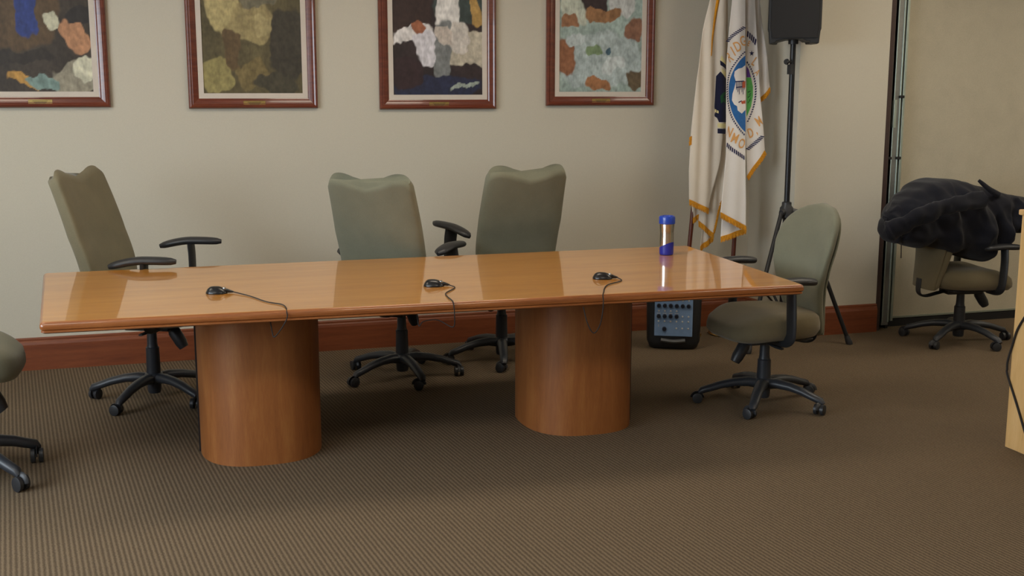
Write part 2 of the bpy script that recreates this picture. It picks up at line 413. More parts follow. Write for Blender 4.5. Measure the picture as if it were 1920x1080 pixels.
def mechanism(root, zt, knobside=-1):
    m = MB().box((-.12, -.06, zt - .05), (.12, .06, zt))
    m.box((-.16, -.19, zt - .012), (.15, .19, zt))
    me = m.obj('tilt_mechanism', M['plastic'], root, bevel=.008)
    MB().tube([(.06, knobside * .05, zt - .02), (.06, knobside * .15, zt - .03), (.06, knobside * .21, zt - .03), (.055, knobside * .24, zt - .032)], [(.006, .006), (.006, .006), (.016, .006), (.012, .005)], 10).obj('adjustment_lever', M['plastic'], me)
    MB().tube([(.11, 0, zt - .04), (.125, 0, zt - .06), (.16, 0, zt - .115), (.175, 0, zt - .14)], [.022, .032, .031, .024], 16).obj('tension_knob', M['plastic'], me)
def arm(root, side, zt, xo=-.02, ang=0, lat=.285, curve=.03, post_x=0, length=.13, zpost=.43, tilt=0):
    pts = []; rad = []
    c, s_ = math.cos(ang), math.sin(ang)
    for i in range(15):
        t = -1 + 2 * i / 14
        lx = t * length
        zz = zt - .018 - curve * (max(0, -t) ** 1.6) - .006 * max(0, t) ** 2 + tilt * t
        e = math.sqrt(max(.03, 1 - abs(t) ** 5))
        pts.append((xo + lx * c, side * lat + lx * s_, zz)); rad.append(((.040 - .004 * t) * e, .020 * (.45 + .55 * e)))
    p = MB().tube(pts, rad, 18).obj('armrest', M['plastic'], root)
    px_ = post_x; d = [(px_, side * (lat - .01), zt - .03), (px_, side * lat, zt - .12), (px_ - .005, side * lat, zpost + .05), (px_ - .005, side * (lat - .02), zpost + .012), (px_ - .005, side * (lat - .08), zpost - .004), (px_ - .005, side * (lat - .17), zpost - .006)]
    MB().tube(spline(d, 5), [(.039, .014)] * 26, 14).obj('arm_post', M['plastic'], p)
def wavy_chair(label, loc, rz, spin, zL, zR, aL=0, aR=0, fab='chair_green', latL=.29, latR=.29, tL=0, tR=0, xo=-.02, px=0, ln=.14):
    r = thing('conference_chair', label, 'chair', loc, rz, 'high-backed sage conference chairs along the wall')
    b = backrest_wavy().obj('backrest', M[fab], r, angle=60)
    seat_pad().obj('seat', M[fab], r, angle=60)
    MB().tube(spline([(-.12, 0, .40), (-.21, 0, .39), (-.275, 0, .43), (-.272, 0, .52), (-.262, 0, .62)], 5), [(.035, .010)] * 21, 12).obj('back_bracket', M['plastic'], r)
    gas_column(r, .375); mechanism(r, .415); chair_base(r, spin=spin)
    arm(r, 1, zL, ang=aL, lat=latL, tilt=tL, xo=xo, post_x=px, length=ln); arm(r, -1, zR, ang=aR, lat=latR, tilt=tR, xo=xo, post_x=px, length=ln)
    return r
R = math.radians
c1 = wavy_chair('sage high-backed chair turned sideways at the left end of the table', (-.075, 6.15, 0), R(-25), R(166 + 25), .80, .775, R(10), R(10), 'chair_tan', xo=.11, px=.115, ln=.165)
c1.scale = (1, 1, 1.03)
c2 = wavy_chair('sage high-backed chair facing the wall, the left one of the pair behind the table', (1.268, 6.235, 0), R(53), R(278 - 53), .76, .785, 0, R(-8), latR=.315)
c3 = wavy_chair('sage high-backed chair facing the wall, right of its twin and nearest the flags', (1.925, 6.47, 0), R(97), R(256 - 97), .83, .80, R(28), R(-10), latL=.325, tL=.018)
c3.scale = (1, 1, 1.015)

def backrest_round():
    rings = []; n = 64; rows = 36; W = .24; Z0, Z1 = .365, 1.03
    for i in range(rows + 1):
        v = i / rows; z = Z0 + (Z1 - Z0) * v
        w = interp([(0, .6), (.12, .66), (.35, .78), (.55, .95), (.68, 1.0), (.78, .985)], v) * W
        if v > .72: w *= math.sqrt(max(.004, 1 - ((v - .72) / .28) ** 2.4))
        if v < .06: w *= .8 + .2 * math.sqrt(1 - ((.06 - v) / .06) ** 2)
        th = interp([(0, .018), (.15, .028), (.5, .04), (.85, .038), (.97, .024), (1, .008)], v)
        cx = interp([(0, -.262), (.1, -.255), (.25, -.235), (.4, -.225), (.55, -.235), (.75, -.272), (1, -.325)], v)
        # smooth the centre line
        cx = (cx + interp([(0, -.262), (.1, -.255), (.25, -.235), (.4, -.225), (.55, -.235), (.75, -.272), (1, -.325)], max(0, v - .04)) + interp([(0, -.262), (.1, -.255), (.25, -.235), (.4, -.225), (.55, -.235), (.75, -.272), (1, -.325)], min(1, v + .04))) / 3
        rings.append([Vector((cx + sup(math.sin(a), 2.8) * th + .055 * (sup(math.cos(a), 3) * w / W) ** 2, sup(math.cos(a), 3) * w, z)) for a in (2*PI*k/n for k in range(n))])
    return MB().loft(rings)
def shell_round():
    rings = []; n = 48; rows = 30; W = .225
    for i in range(rows + 1):
        v = i / rows; z = .37 + .635 * v
        w = interp([(0, .6), (.12, .66), (.35, .78), (.55, .95), (.68, 1.0), (.78, .985)], v) * W
        if v > .72: w *= math.sqrt(max(.004, 1 - ((v - .72) / .28) ** 2.4))
        cx = interp([(0, -.275), (.1, -.272), (.25, -.262), (.4, -.258), (.55, -.268), (.75, -.305), (1, -.345)], v)
        rings.append([Vector((cx + sup(math.sin(a), 2.6) * .016 + .05 * (sup(math.cos(a), 3) * w / W) ** 2, sup(math.cos(a), 3) * w, z)) for a in (2*PI*k/n for k in range(n))])
    return MB().loft(rings)
def task_chair(label, loc, rz, spin, fab, zL=.69, zR=.685, arms=(1, -1), sfab='seat_olive', xo=.01):
    r = thing('task_chair', label, 'chair', loc, rz, 'rounded task chairs')
    backrest_round().obj('backrest', M[fab], r, angle=60)
    shell_round().obj('back_shell', M[fab], r, angle=60)
    seat_pad(.255, .25, .375, .505, .045, .015).obj('seat', M[sfab], r, angle=60)
    MB().tube(spline([(-.10, 0, .345), (-.18, 0, .325), (-.25, 0, .312), (-.292, 0, .34), (-.292, 0, .43)], 5), [(.03, .008)] * 21, 12).obj('back_bracket', M['plastic'], r)
    gas_column(r, .33, .235); mechanism(r, .375, 1); chair_base(r, spin=spin)
    for s_ in arms: arm(r, s_, zL if s_ > 0 else zR, xo=xo, curve=.01, lat=.275, post_x=xo + .02, length=.12, zpost=.385)
    return r
c5 = task_chair('rounded sage task chair pulled up to the right end of the table', (2.94, 5.13, 0), R(183), R(232 - 183), 'chair_green', .702, .735, xo=.015)
c6 = task_chair('task chair with the dark jacket thrown over it, in front of the fabric panel', (4.90, 6.10, 0), R(-9), R(289), 'seat_olive', xo=.10)
c6.scale = (1, 1, .975)
c7 = task_chair('pale task chair cut off by the left edge, only its rounded seat front visible', (-.845, 5.06, 0), R(0), R(30), 'chair_green', sfab='chair_green')
c7.scale = (1, 1, 1.2)

# ------------------------------------------------------------------ things on the table
def microphone(label, x, y_, rz, cable):
    r = thing('boundary_microphone', label, 'microphone', (x, y_, TZ), rz, 'black table microphones')
    rings = []
    for sc_, z in ((.96, 0), (1, .003), (.98, .008), (.9, .014), (.78, .022), (.6, .029), (.4, .033), (.1, .0345)):
        rings.append([Vector((sup(math.cos(a), 2.3) * .046 * sc_ - .012 * (1 - sc_), sup(math.sin(a), 2.3) * .036 * sc_, z * .9)) for a in (2*PI*k/32 for k in range(32))])
    b = MB().loft(rings).obj('body', M['mic'], r)
    MB().tube([(.026, 0, .014), (.045, 0, .011), (.06, 0, .008), (.072, 0, .006)], [.012, .009, .006, .003], 12).obj('cable_boot', M['mic'], r)
    MB().tube([(.028, -.002, .022), (.034, -.004, .02), (.04, -.004, .018)], [.006, .008, .004], 10).obj('button', M['mic_chrome'], r)
    ca, sa = math.cos(rz), math.sin(rz)
    loc = lambda p: Vector(((p[0] - x) * ca + (p[1] - y_) * sa, -(p[0] - x) * sa + (p[1] - y_) * ca, p[2] - TZ))
    pts = [Vector((.068, 0, .006))] + [loc(p) for p in cable]
    MB().tube(spline(pts, 6), .0024, 8).obj('cable', M['cable'], r)
Zt = TZ + .0035
microphone('black table microphone farthest left, its cable trailing right', .215, 5.02, R(-12), [
    (.345, 4.89, Zt), (.40, 4.735, Zt), (.452, 4.66, Zt), (.462, 4.58, Zt), (.460, 4.543, .735), (.459, 4.527, .71), (.434, 4.528, .667), (.407, 4.53, .637), (.402, 4.56, .655), (.40, 4.6, .688)])
microphone('black table microphone in the middle of the row', 1.150, 4.925, R(-18), [
    (1.225, 4.84, Zt), (1.155, 4.72, Zt), (1.14, 4.63, Zt), (1.137, 4.55, Zt), (1.137, 4.518, .735), (1.138, 4.505, .69), (1.135, 4.52, .635), (1.08, 4.56, .66), (1.02, 4.56, .658), (1.0, 4.56, .64), (1.0, 4.6, .688)])
microphone('black table microphone nearest the steel tumbler', 1.945, 4.895, R(-15), [
    (2.0, 4.80, Zt), (1.905, 4.72, Zt), (1.85, 4.63, Zt), (1.815, 4.55, Zt), (1.79, 4.497, .738), (1.785, 4.478, .70), (1.774, 4.48, .62), (1.748, 4.49, .577), (1.722, 4.5, .62), (1.71, 4.52, .688)])
mg = thing('travel_tumbler', 'steel travel tumbler with blue lid and base on the table corner', 'tumbler', (2.562, 5.535, TZ))
def wavecut(a): return .052 + .018 * math.sin(a + 2.6)
nn = 48; prof_r = lambda z: interp([(0, .034), (.01, .036), (.07, .037), (.12, .0365), (.17, .040), (.185, .0405), (.21, .041)], z)
rings = [[Vector((prof_r(z) * math.cos(a), prof_r(z) * math.sin(a), z)) for a in (2*PI*k/nn for k in range(nn))] for z in [.03 + .135 * i / 20 for i in range(21)]]
body = MB().loft(rings).obj('steel_body', M['steel'], mg)
rings = [[Vector(((prof_r(0) - .003) * math.cos(2*PI*k/nn), (prof_r(0) - .003) * math.sin(2*PI*k/nn), 0)) for k in range(nn)]]
for i in range(13):
    t = i / 12; r = []
    for k in range(nn):
        a = 2*PI*k/nn; z = .003 + (wavecut(a) - .003) * t
        rr = prof_r(z) + .0012; r.append(Vector((rr * math.cos(a), rr * math.sin(a), z)))
    rings.append(r)
MB().loft(rings).obj('rubber_base', M['deepblue'], mg)
MB().lathe([(.0395, .165), (.0425, .167), (.043, .172), (.043, .198), (.041, .205), (.036, .208), (.030, .206), (.028, .2), (.002, .2)], 40).obj('lid', M['blue'], mg)

# ------------------------------------------------------------------ framed pictures
def picture(label, x0, x1, z0, blobs, ground, seed):
    w = x1 - x0; h = .96; fwid = .058
    r = thing('framed_picture', label, 'picture', ((x0 + x1) / 2, BW, z0), 0, 'framed prints on the back wall')
    prof = [(0, .002), (0, .022), (.006, .03), (.014, .032), (.022, .027), (.026, .028), (.034, .026), (.046, .022), (.052, .018), (.058, .016), (.058, .002)]
    cn = [(-w/2, 0), (w/2, 0), (w/2, h), (-w/2, h)]; ins = [(1, 1), (-1, 1), (-1, -1), (1, -1)]
    rg = [[Vector((cx + sx * a, -b, cz + sz * a)) for a, b in prof] for (cx, cz), (sx, sz) in zip(cn, ins)]
    m = MB(); rg.append(rg[0]); m.loft(rg, cap=False); bmesh.ops.remove_doubles(m.bm, verts=m.bm.verts, dist=1e-5)
    m.obj('frame', M['frame'], r, smooth=False)
    i0 = fwid; i1 = fwid + .03
    m = MB()
    for a, b in (((-w/2 + i0, -.015, i0), (w/2 - i0, -.004, i1)), ((-w/2 + i0, -.015, h - i1), (w/2 - i0, -.004, h - i0)), ((-w/2 + i0, -.015, i1), (-w/2 + i1, -.004, h - i1)), ((w/2 - i1, -.015, i1), (w/2 - i0, -.004, h - i1))): m.box(a, b)
    m.obj('liner', M['liner'], r, smooth=False)
    nx, nz = 110, 130; cw = w - 2 * i1; chh = h - 2 * i1
    m = MB(); lay = m.bm.loops.layers.float_color.new('Paint'); vs = []; cols = []
    for j in range(nz + 1):
        for i in range(nx + 1):
            u, v = i / nx, j / nz
            vs.append(m.bm.verts.new((-cw/2 + cw * u, -.010, i1 + chh * v)))
            c = Vector(ground[:3])
            q = Vector((u * 6 + seed, v * 7, seed))
            du, dv = noise.noise(q) * .045 + noise.noise(q * 3.3) * .02, noise.noise(q + Vector((7, 3, 1))) * .045 + noise.noise(q * 3.3 + Vector((2, 5, 1))) * .02
            c = c * (1 + .35 * noise.noise(Vector((u * 5, v * 5, seed + 4))))
            for (bu, bv, ru, rv, ang, col) in blobs:
                x_, y_ = (u + du - bu) , (v + dv - bv) * chh / cw
                xr = x_ * math.cos(ang) + y_ * math.sin(ang); yr = -x_ * math.sin(ang) + y_ * math.cos(ang)
                dd = (abs(xr / ru) ** 3 + abs(yr / rv) ** 3) ** (1/3)
                f = smoothstep((1.06 - dd) / .12)
                cc = Vector(col[:3]) * (1 + .22 * noise.noise(Vector((u * 14, v * 9, seed + bu))))
                c = c.lerp(cc, f)
            c = c * (1 + .30 * noise.noise(Vector((u * 22 + v * 9, v * 26, seed * 2))) + .22 * noise.noise(Vector((u * 60, v * 34, seed))))
            cols.append((max(0, c.x), max(0, c.y), max(0, c.z), 1))
    for j in range(nz):
        for i in range(nx):
            ix = [j*(nx+1)+i, j*(nx+1)+i+1, (j+1)*(nx+1)+i+1, (j+1)*(nx+1)+i]
            f = m.bm.faces.new([vs[k] for k in ix])
            for lp, k in zip(f.loops, ix): lp[lay] = cols[k]
    m.obj('canvas', M['paint'], r, smooth=False)
    pl = MB().box((-.063, -.0275, .016), (.063, -.0255, .044)).obj('name_plate', M['brass'], r, smooth=False)
    m = MB()
    for zz, ww in ((.036, .04), (.030, .034), (.024, .028)): m.box((-ww, -.0283, zz - .0012), (ww, -.0275, zz + .0012))
    m.obj('engraving', M['engraving'], pl, smooth=False)
S = srgb
# abstract colour-field paintings: generic stand-ins, no figures
picture('leftmost framed picture, brown and blue abstract with a pale corner', -.985, -.241, 1.507, [
    (.30, .60, .40, .42, .2, S(84, 66, 44)), (.42, .56, .10, .26, -.12, S(40, 58, 120)), (.66, .50, .07, .09, .4, S(186, 184, 160)), (.86, .40, .11, .17, .3, S(172, 126, 92)), (.93, .55, .14, .09, .1, S(42, 38, 36)),
    (.86, .10, .24, .16, .5, S(146, 140, 122)), (.93, .17, .10, .13, -.5, S(206, 204, 180)), (.40, .08, .2, .06, -.2, S(176, 134, 66)), (.55, .06, .15, .06, -.3, S(118, 142, 136)), (.30, .24, .34, .06, .1, S(46, 40, 34))], S(58, 50, 42), 1.3)
picture('framed picture in olive and tan, second from the left', .190, .937, 1.497, [
    (.22, .62, .18, .26, .25, S(172, 158, 110)), (.50, .52, .22, .22, -.2, S(150, 136, 94)), (.60, .72, .20, .10, .3, S(112, 106, 86)), (.86, .36, .17, .38, 0, S(58, 54, 44)), (.14, .14, .15, .18, .1, S(142, 132, 84)), (.50, .15, .16, .13, .5, S(112, 98, 62)),
    (.74, .07, .24, .09, -.1, S(66, 62, 48)), (.30, .32, .07, .22, .1, S(96, 78, 52)), (.62, .50, .07, .10, .2, S(164, 150, 106)), (.92, .90, .12, .16, 0, S(150, 138, 96))], S(88, 80, 54), 4.1)
picture('framed picture with white patches over dark brown, third from the left', 1.313, 2.053, 1.487, [
    (.20, .62, .24, .30, 0, S(50, 34, 32)), (.76, .70, .30, .20, 0, S(56, 68, 66)), (.93, .66, .06, .18, 0, S(176, 142, 82)), (.80, .36, .28, .18, 0, S(184, 176, 158)), (.22, .46, .22, .09, .1, S(214, 210, 208)), (.38, .34, .13, .18, .25, S(206, 204, 210)),
    (.62, .66, .13, .26, -.1, S(214, 212, 208)), (.74, .44, .11, .18, .1, S(200, 194, 186)), (.56, .30, .085, .36, 0, S(118, 122, 122)), (.57, .45, .11, .07, -.5, S(186, 176, 166)), (.50, .06, .5, .11, 0, S(34, 40, 66)), (.16, .16, .16, .16, 0, S(48, 32, 36)), (.82, .06, .15, .03, .2, S(146, 156, 148)), (.30, .50, .06, .07, .3, S(150, 92, 64))], S(44, 34, 36), 8.7)
picture('framed picture in pale aqua with brown patches, nearest the flags', 2.386, 3.128, 1.505, [
    (.50, .26, .50, .30, 0, S(168, 182, 182)), (.22, .70, .20, .20, 0, S(190, 196, 180)), (.42, .76, .15, .22, .1, S(50, 38, 40)), (.76, .74, .16, .20, 0, S(196, 200, 198)), (.74, .86, .22, .08, 0, S(104, 144, 150)), (.54, .62, .22, .075, 0, S(150, 110, 74)),
    (.12, .58, .11, .10, 0, S(150, 108, 78)), (.08, .28, .11, .20, .1, S(140, 94, 66)), (.90, .50, .10, .12, 0, S(134, 96, 76)), (.92, .10, .11, .12, 0, S(96, 82, 62)), (.48, .06, .16, .07, 0, S(156, 108, 72)), (.40, .34, .09, .06, .3, S(120, 142, 106)), (.58, .34, .04, .05, 0, S(62, 92, 108)), (.66, .22, .14, .08, 0, S(196, 206, 206)), (.20, .42, .12, .06, .3, S(188, 200, 200))], S(150, 168, 162), 12.2)

# ------------------------------------------------------------------ flags
def edge_curve(px, Y):
    P = [at(a, b, Y) for a, b in px]; Z = [p.z for p in P]
    def f(t):
        z = Z[0] + (Z[-1] - Z[0]) * t
        for i in range(len(P) - 1):
            if Z[i] >= z >= Z[i+1] or i == len(P) - 2:
                k = (Z[i] - z) / max(1e-6, (Z[i] - Z[i+1])); return Vector((P[i].x + (P[i+1].x - P[i].x) * k, 0, z))
    return f
def ripple(Y, amp, k, ph):
    return lambda x, z: Y + amp * math.sin(x * k + ph + .6 * math.sin(z * 3 + ph)) + amp * .3 * math.sin(z * 9 + x * 12)
def sheet(m, L, Rr, Y, rip, nu=26, nv=90):
    fl, fr = edge_curve(L, Y), edge_curve(Rr, Y)
    g = []
    for j in range(nv + 1):
        t = j / nv; a, b = fl(t), fr(t); row = []
        for i in range(nu + 1):
            p = a.lerp(b, i / nu); row.append(Vector((p.x, rip(p.x, p.z), p.z)))
        g.append(row)
    V = [[m.bm.verts.new(p) for p in r] for r in g]
    for j in range(nv):
        for i in range(nu): m.bm.faces.new((V[j][i], V[j][i+1], V[j+1][i+1], V[j+1][i]))
    return m
def tassels(m, a, b, Y, rip, drop=.030, dirn=None):
    A, B = at(a[0], a[1], Y), at(b[0], b[1], Y)
    n = max(4, int((B - A).length / .0045)); d = dirn or Vector((0, 0, -1))
    for i in range(n):
        p = A.lerp(B, (i + .5) / n); y_ = rip(p.x, p.z); p = Vector((p.x, y_ - .004, p.z))
        e = p + d * drop * (1 + .12 * math.sin(i * 2.3)) + Vector((.001 * math.sin(i * 1.7), -.002 + .003 * math.sin(i * 1.1), 0))
        m.tube([p - d * .008, p.lerp(e, .5) + Vector((0, -.002, 0)), e], [.0032, .0030, .0018], 6)
def flag_stand(root, foot, top):
    foot, top = Vector(foot), Vector(top)
    MB().tube([foot + Vector((0, 0, .03)), foot.lerp(top, .5), top], .0145, 16).obj('pole', M['pole_wood'], root)
    MB().lathe([(.13, 0), (.135, .008), (.13, .018), (.09, .028), (.04, .04), (.028, .06), (.024, .16), (.018, .165)], 36, foot).obj('stand_base', M['brass'], root)
    MB().lathe([(.004, 0), (.02, .02), (.026, .05), (.018, .085), (.003, .13)], 16, top).obj('finial', M['brass'], root)
f1 = thing('flag_on_stand', 'cream gold-fringed flag with a navy band, left one in the corner', 'flag', (0, 0, 0), 0, 'flags in the corner')
Y1 = 6.72; r1 = ripple(Y1, .007, 72, .4)
flag_stand(f1, (3.262, 6.79, 0), (3.45, 6.79, 2.45))
m = MB()
sheet(m, [(1334, -90), (1330, 0), (1318, 60), (1305, 150), (1296, 250), (1292, 320), (1292, 376)], [(1362, -90), (1362, 0), (1361.5, 80), (1361, 200), (1351, 300), (1336, 360), (1328, 393)], Y1, r1)
r1b = ripple(Y1 + .035, .006, 90, 1.4)
sheet(m, [(1340, -90), (1340, 60), (1322, 300), (1310, 416)], [(1364, -90), (1364, 200), (1359, 320), (1354, 376), (1337, 440)], Y1 + .035, r1b)
r1c = ripple(Y1 + .062, .006, 120, 2.0)
sheet(m, [(1334, 300), (1312, 464)], [(1349, 300), (1337, 444)], Y1 + .062, r1c, 10, 30)
sheet(m, [(1296, 340), (1299, 411)], [(1328, 340), (1319, 399)], Y1 + .055, r1c, 10, 30)
m.obj('cloth', M['cloth_cream'], f1, solid=.0015, angle=80)
def fringe(root, *args):
    m = MB(); tassels(m, *args); m.obj('fringe', M['fringe'], root)
fringe(f1, (1292, 376), (1328, 393), Y1, r1); fringe(f1, (1310, 416), (1337, 440), Y1 + .035, r1b)
fringe(f1, (1312, 464), (1337, 444), Y1 + .062, r1c); fringe(f1, (1299, 411), (1319, 399), Y1 + .055, r1c)
fringe(f1, (1337, 438), (1354, 374), Y1 + .035, r1b, .016, Vector((-.75, 0, -.65)))
fringe(f1, (1295.5, 256), (1294.5, 272), Y1, r1, .012, Vector((-.9, 0, -.4)))
m = MB()   # gold hem running down a fold
hem = [(1347, -60), (1346, 0), (1340, 40), (1335, 75), (1332.5, 105)]; hw = [2.6, 2.6, 2.4, 1.8, .8]
rg = []
for j in range(41):
    t = j / 40 * 4; i = min(3, int(t)); k = t - i
    px_ = hem[i][0] + (hem[i+1][0] - hem[i][0]) * k; py_ = hem[i][1] + (hem[i+1][1] - hem[i][1]) * k; w = hw[i] + (hw[i+1] - hw[i]) * k
    a = at(px_ - w, py_, Y1); b = at(px_ + w, py_, Y1)
    rg.append([Vector((a.x, r1(a.x, a.z) - .003, a.z)), Vector((b.x, r1(b.x, b.z) - .003, b.z))])
m.loft(rg, cap=False, closed=False).obj('gold_hem', M['fringe'], f1, solid=.002)

def decal(m, poly, Y, rip, off=.0035, sub=2.0):
    """fill a printed shape and drape it on the cloth"""
    b2 = bmesh.new(); vs = [b2.verts.new((x, y_, 0)) for x, y_ in poly]; b2.faces.new(vs)
    bmesh.ops.triangulate(b2, faces=b2.faces)
    for _ in range(7):
        long_ = [e for e in b2.edges if e.calc_length() > sub * 2]
        if not long_: break
        bmesh.ops.subdivide_edges(b2, edges=long_, cuts=1); bmesh.ops.triangulate(b2, faces=b2.faces)
    mp = {}
    for v in b2.verts:
        p = at(v.co.x, v.co.y, Y); mp[v] = m.bm.verts.new((p.x, rip(p.x, p.z) - off, p.z))
    for f in b2.faces: m.bm.faces.new([mp[v] for v in f.verts])
    b2.free()
def dashes(m, pts, Y, rip, n, wid, fill=.62, off=.0040):
    P = [Vector((a, b, 0)) for a, b in pts]; P = spline(P, 12)
    L = [0]
    for i in range(1, len(P)): L.append(L[-1] + (P[i] - P[i-1]).length)
    def pos(s):
        for i in range(1, len(P)):
            if L[i] >= s: return P[i-1].lerp(P[i], (s - L[i-1]) / (L[i] - L[i-1])), (P[i] - P[i-1]).normalized()
        return P[-1], (P[-1] - P[-2]).normalized()
    for k in range(n):
        s0 = L[-1] * k / n; s1 = L[-1] * (k + fill) / n
        a, ta = pos(s0); b, tb_ = pos(s1); q = Vector((-ta.y, ta.x, 0)); sk = ta * wid * .35
        decal(m, [tuple((a - q * wid / 2 - sk)[:2]), tuple((b - q * wid / 2 - sk)[:2]), tuple((b + q * wid / 2 + sk)[:2]), tuple((a + q * wid / 2 + sk)[:2])], Y, rip, off, 2)
def glyph(m, ch, cx, cy, size, rot, sx, Y, rip, clip=None, off=.0042):
    cu = bpy.data.curves.new('glyph', 'FONT'); cu.body = ch; cu.align_x = 'CENTER'; cu.align_y = 'CENTER'; cu.size = size; cu.resolution_u = 3; cu.offset = .012 * size
    o = bpy.data.objects.new('glyph', cu); COL.objects.link(o)
    dg = bpy.context.evaluated_depsgraph_get(); me = bpy.data.meshes.new_from_object(o.evaluated_get(dg))
    bpy.data.objects.remove(o); bpy.data.curves.remove(cu)
    vs = []
    for v in me.vertices:
        x_ = v.co.x * sx; y_ = v.co.y
        px_ = cx + x_ * math.cos(rot) - y_ * math.sin(rot); py_ = cy - (x_ * math.sin(rot) + y_ * math.cos(rot))
        if clip: px_ = min(max(px_, clip[0]), clip[1])
        p = at(px_, py_, Y); vs.append(m.bm.verts.new((p.x, rip(p.x, p.z) - off, p.z)))
    for f in me.polygons:
        try: m.bm.faces.new([vs[i] for i in f.vertices])
        except ValueError: pass
    bpy.data.meshes.remove(me)

em = MB(); decal(em, [(1343, 143), (1350, 134), (1361.3, 148), (1361.2, 229), (1347, 229), (1341, 212), (1339.6, 200)], Y1, r1)
decal(em, [(1349.5, 113), (1361.4, 122), (1361.4, 130), (1350, 122)], Y1, r1); decal(em, [(1340, 212), (1346.5, 218), (1346.5, 223), (1340, 218)], Y1, r1)
decal(em, [(1345, 241), (1360.6, 242), (1360.2, 251), (1345, 250)], Y1, r1)
band = em.obj('navy_emblem', M['navy'], f1)
em = MB(); decal(em, [(1351, 107), (1352, 104), (1355, 109), (1361.4, 119), (1361.4, 122), (1350, 113)], Y1, r1)
decal(em, [(1351, 128), (1361.4, 136), (1361.4, 147), (1353, 137)], Y1, r1)
decal(em, [(1340.4, 204), (1346.5, 208), (1346.5, 212.5), (1340.4, 210)], Y1, r1); decal(em, [(1345, 231), (1361, 231.5), (1360.8, 240), (1345, 239)], Y1, r1)
em.obj('yellow_stripe', M['yellow'], band)
em = MB(); decal(em, [(1349, 180), (1354, 174), (1361, 171), (1361, 176), (1355, 182), (1361, 186), (1361, 196), (1355, 190), (1350, 194)], Y1, r1, .006)
em.obj('green_motif', M['dark_green'], band)

f2 = thing('flag_on_stand', 'white gold-fringed flag with a round blue and green seal, beside the speaker', 'flag', (0, 0, 0), 0, 'flags in the corner')
Y2 = 6.60
flag_stand(f2, (3.585, 6.74, 0), (3.67, 6.74, 2.45))
r2 = ripple(Y2, .003, 60, .9); r2b = ripple(Y2 + .028, .004, 60, 2.2); r2c = ripple(Y2 + .06, .006, 90, .5)
FL = [(1377, -90), (1373, 0), (1367, 60), (1362, 120), (1361, 200), (1361.5, 290), (1353, 370), (1350, 400)]
m = MB()
sheet(m, FL, [(1398, -90), (1398, 0), (1398, 120), (1398, 300), (1399, 380), (1398, 426)], Y2, r2)
sheet(m, [(1392, -90), (1396, 0), (1396, 150), (1397, 250), (1400, 333)], [(1410, -90), (1416, 0), (1420, 80), (1425, 180), (1432, 250), (1434, 284)], Y2 + .028, r2b)
sheet(m, [(1404, -90), (1411, 0), (1418, 120), (1426, 186)], [(1416, -90), (1424, 0), (1432, 60), (1440, 130), (1444, 166)], Y2 + .06, r2c, 14, 60)
sheet(m, [(1356, 360), (1351, 446)], [(1396, 360), (1398, 428)], Y2 + .03, r2b, 14, 30)
m.obj('cloth', M['cloth_white'], f2, solid=.0015, angle=80)
fringe(f2, (1350, 400), (1398, 426), Y2, r2); fringe(f2, (1351, 446), (1398, 429), Y2 + .03, r2b)
fringe(f2, (1400, 333), (1434, 284), Y2 + .028, r2b, .022, Vector((.45, 0, -.85)).normalized())
fringe(f2, (1426, 186), (1444, 166), Y2 + .06, r2c, .026)
S2 = Y2 + .028
em = MB()
inner = [(1397, 97), (1388, 105), (1379, 117), (1370, 132), (1364.5, 150), (1363, 175), (1366, 200), (1373, 222), (1384, 240), (1397, 254)]
arcL = [(1397.6, 104), (1388, 112), (1380, 123), (1373, 137), (1367.5, 154), (1366, 175), (1369, 198), (1376, 219), (1386, 236), (1397.6, 248)]
arcL = [tuple(p[:2]) for p in spline([Vector((a, b, 0)) for a, b in arcL], 5)]
decal(em, arcL, Y2, r2, .0032); seal = em.obj('seal', M['sky_blue'], f2)
for pts, Y_, rp, n_, w_ in (([(1363.5, 78), (1372, 68), (1385, 58), (1397, 50)], Y2, r2, 11, 6), ([(1399.5, 63), (1408, 70), (1418.5, 81)], S2, r2b, 5, 9),
        ([(1362.5, 271), (1372, 280), (1385, 289), (1397, 297)], Y2, r2, 10, 6.5), ([(1400.5, 280), (1411, 272), (1421, 263), (1430, 254)], S2, r2b, 10, 6.5),
        (inner, Y2, r2, 40, 2.6), ([(1399.5, 116), (1406, 126), (1412.5, 140), (1416.5, 160), (1416.5, 180), (1413, 200), (1407, 216), (1399.5, 230)], S2, r2b, 25, 2.8)):
    em = MB(); dashes(em, pts, Y_, rp, n_, w_); em.obj('rope_border', M['ink'], seal)
em = MB(); decal(em, [(1409 + (5.5 if k % 2 == 0 else 2.2) * .95 * math.sin(k * PI / 5), 100 - (5.8 if k % 2 == 0 else 2.3) * math.cos(k * PI / 5)) for k in range(10)], S2, r2b)
em.obj('star', M['ink'], seal)
em = MB()
cloud = [(1397.5, 122), (1391, 127), (1383, 129), (1377, 134), (1376, 142), (1379, 153), (1376, 166), (1373, 176), (1372, 188), (1376, 196), (1381, 199), (1382, 207), (1390, 213), (1397.5, 206)]
decal(em, cloud, Y2, r2, .0046); em.obj('white_cloud', M['cloth_white'], seal)
em = MB()
for k in range(7):
    x_ = 1379 + k * 2.6; decal(em, [(x_, 153 + 2 * (k % 2)), (x_ + 1.1, 152), (x_ + 1.4, 166 + 5 * (k % 3)), (x_ + .2, 170 + 4 * (k % 3))], Y2, r2, .0058)
decal(em, [(1378, 152), (1395, 151), (1395, 153.2), (1378, 154)], Y2, r2, .0058); decal(em, [(1379, 163), (1396, 161), (1396, 163), (1379, 165)], Y2, r2, .0058)
decal(em, [(1383, 191), (1390, 188), (1390, 190), (1384, 193)], Y2, r2, .0058)
em.obj('mill_drawing', M['ink'], seal)
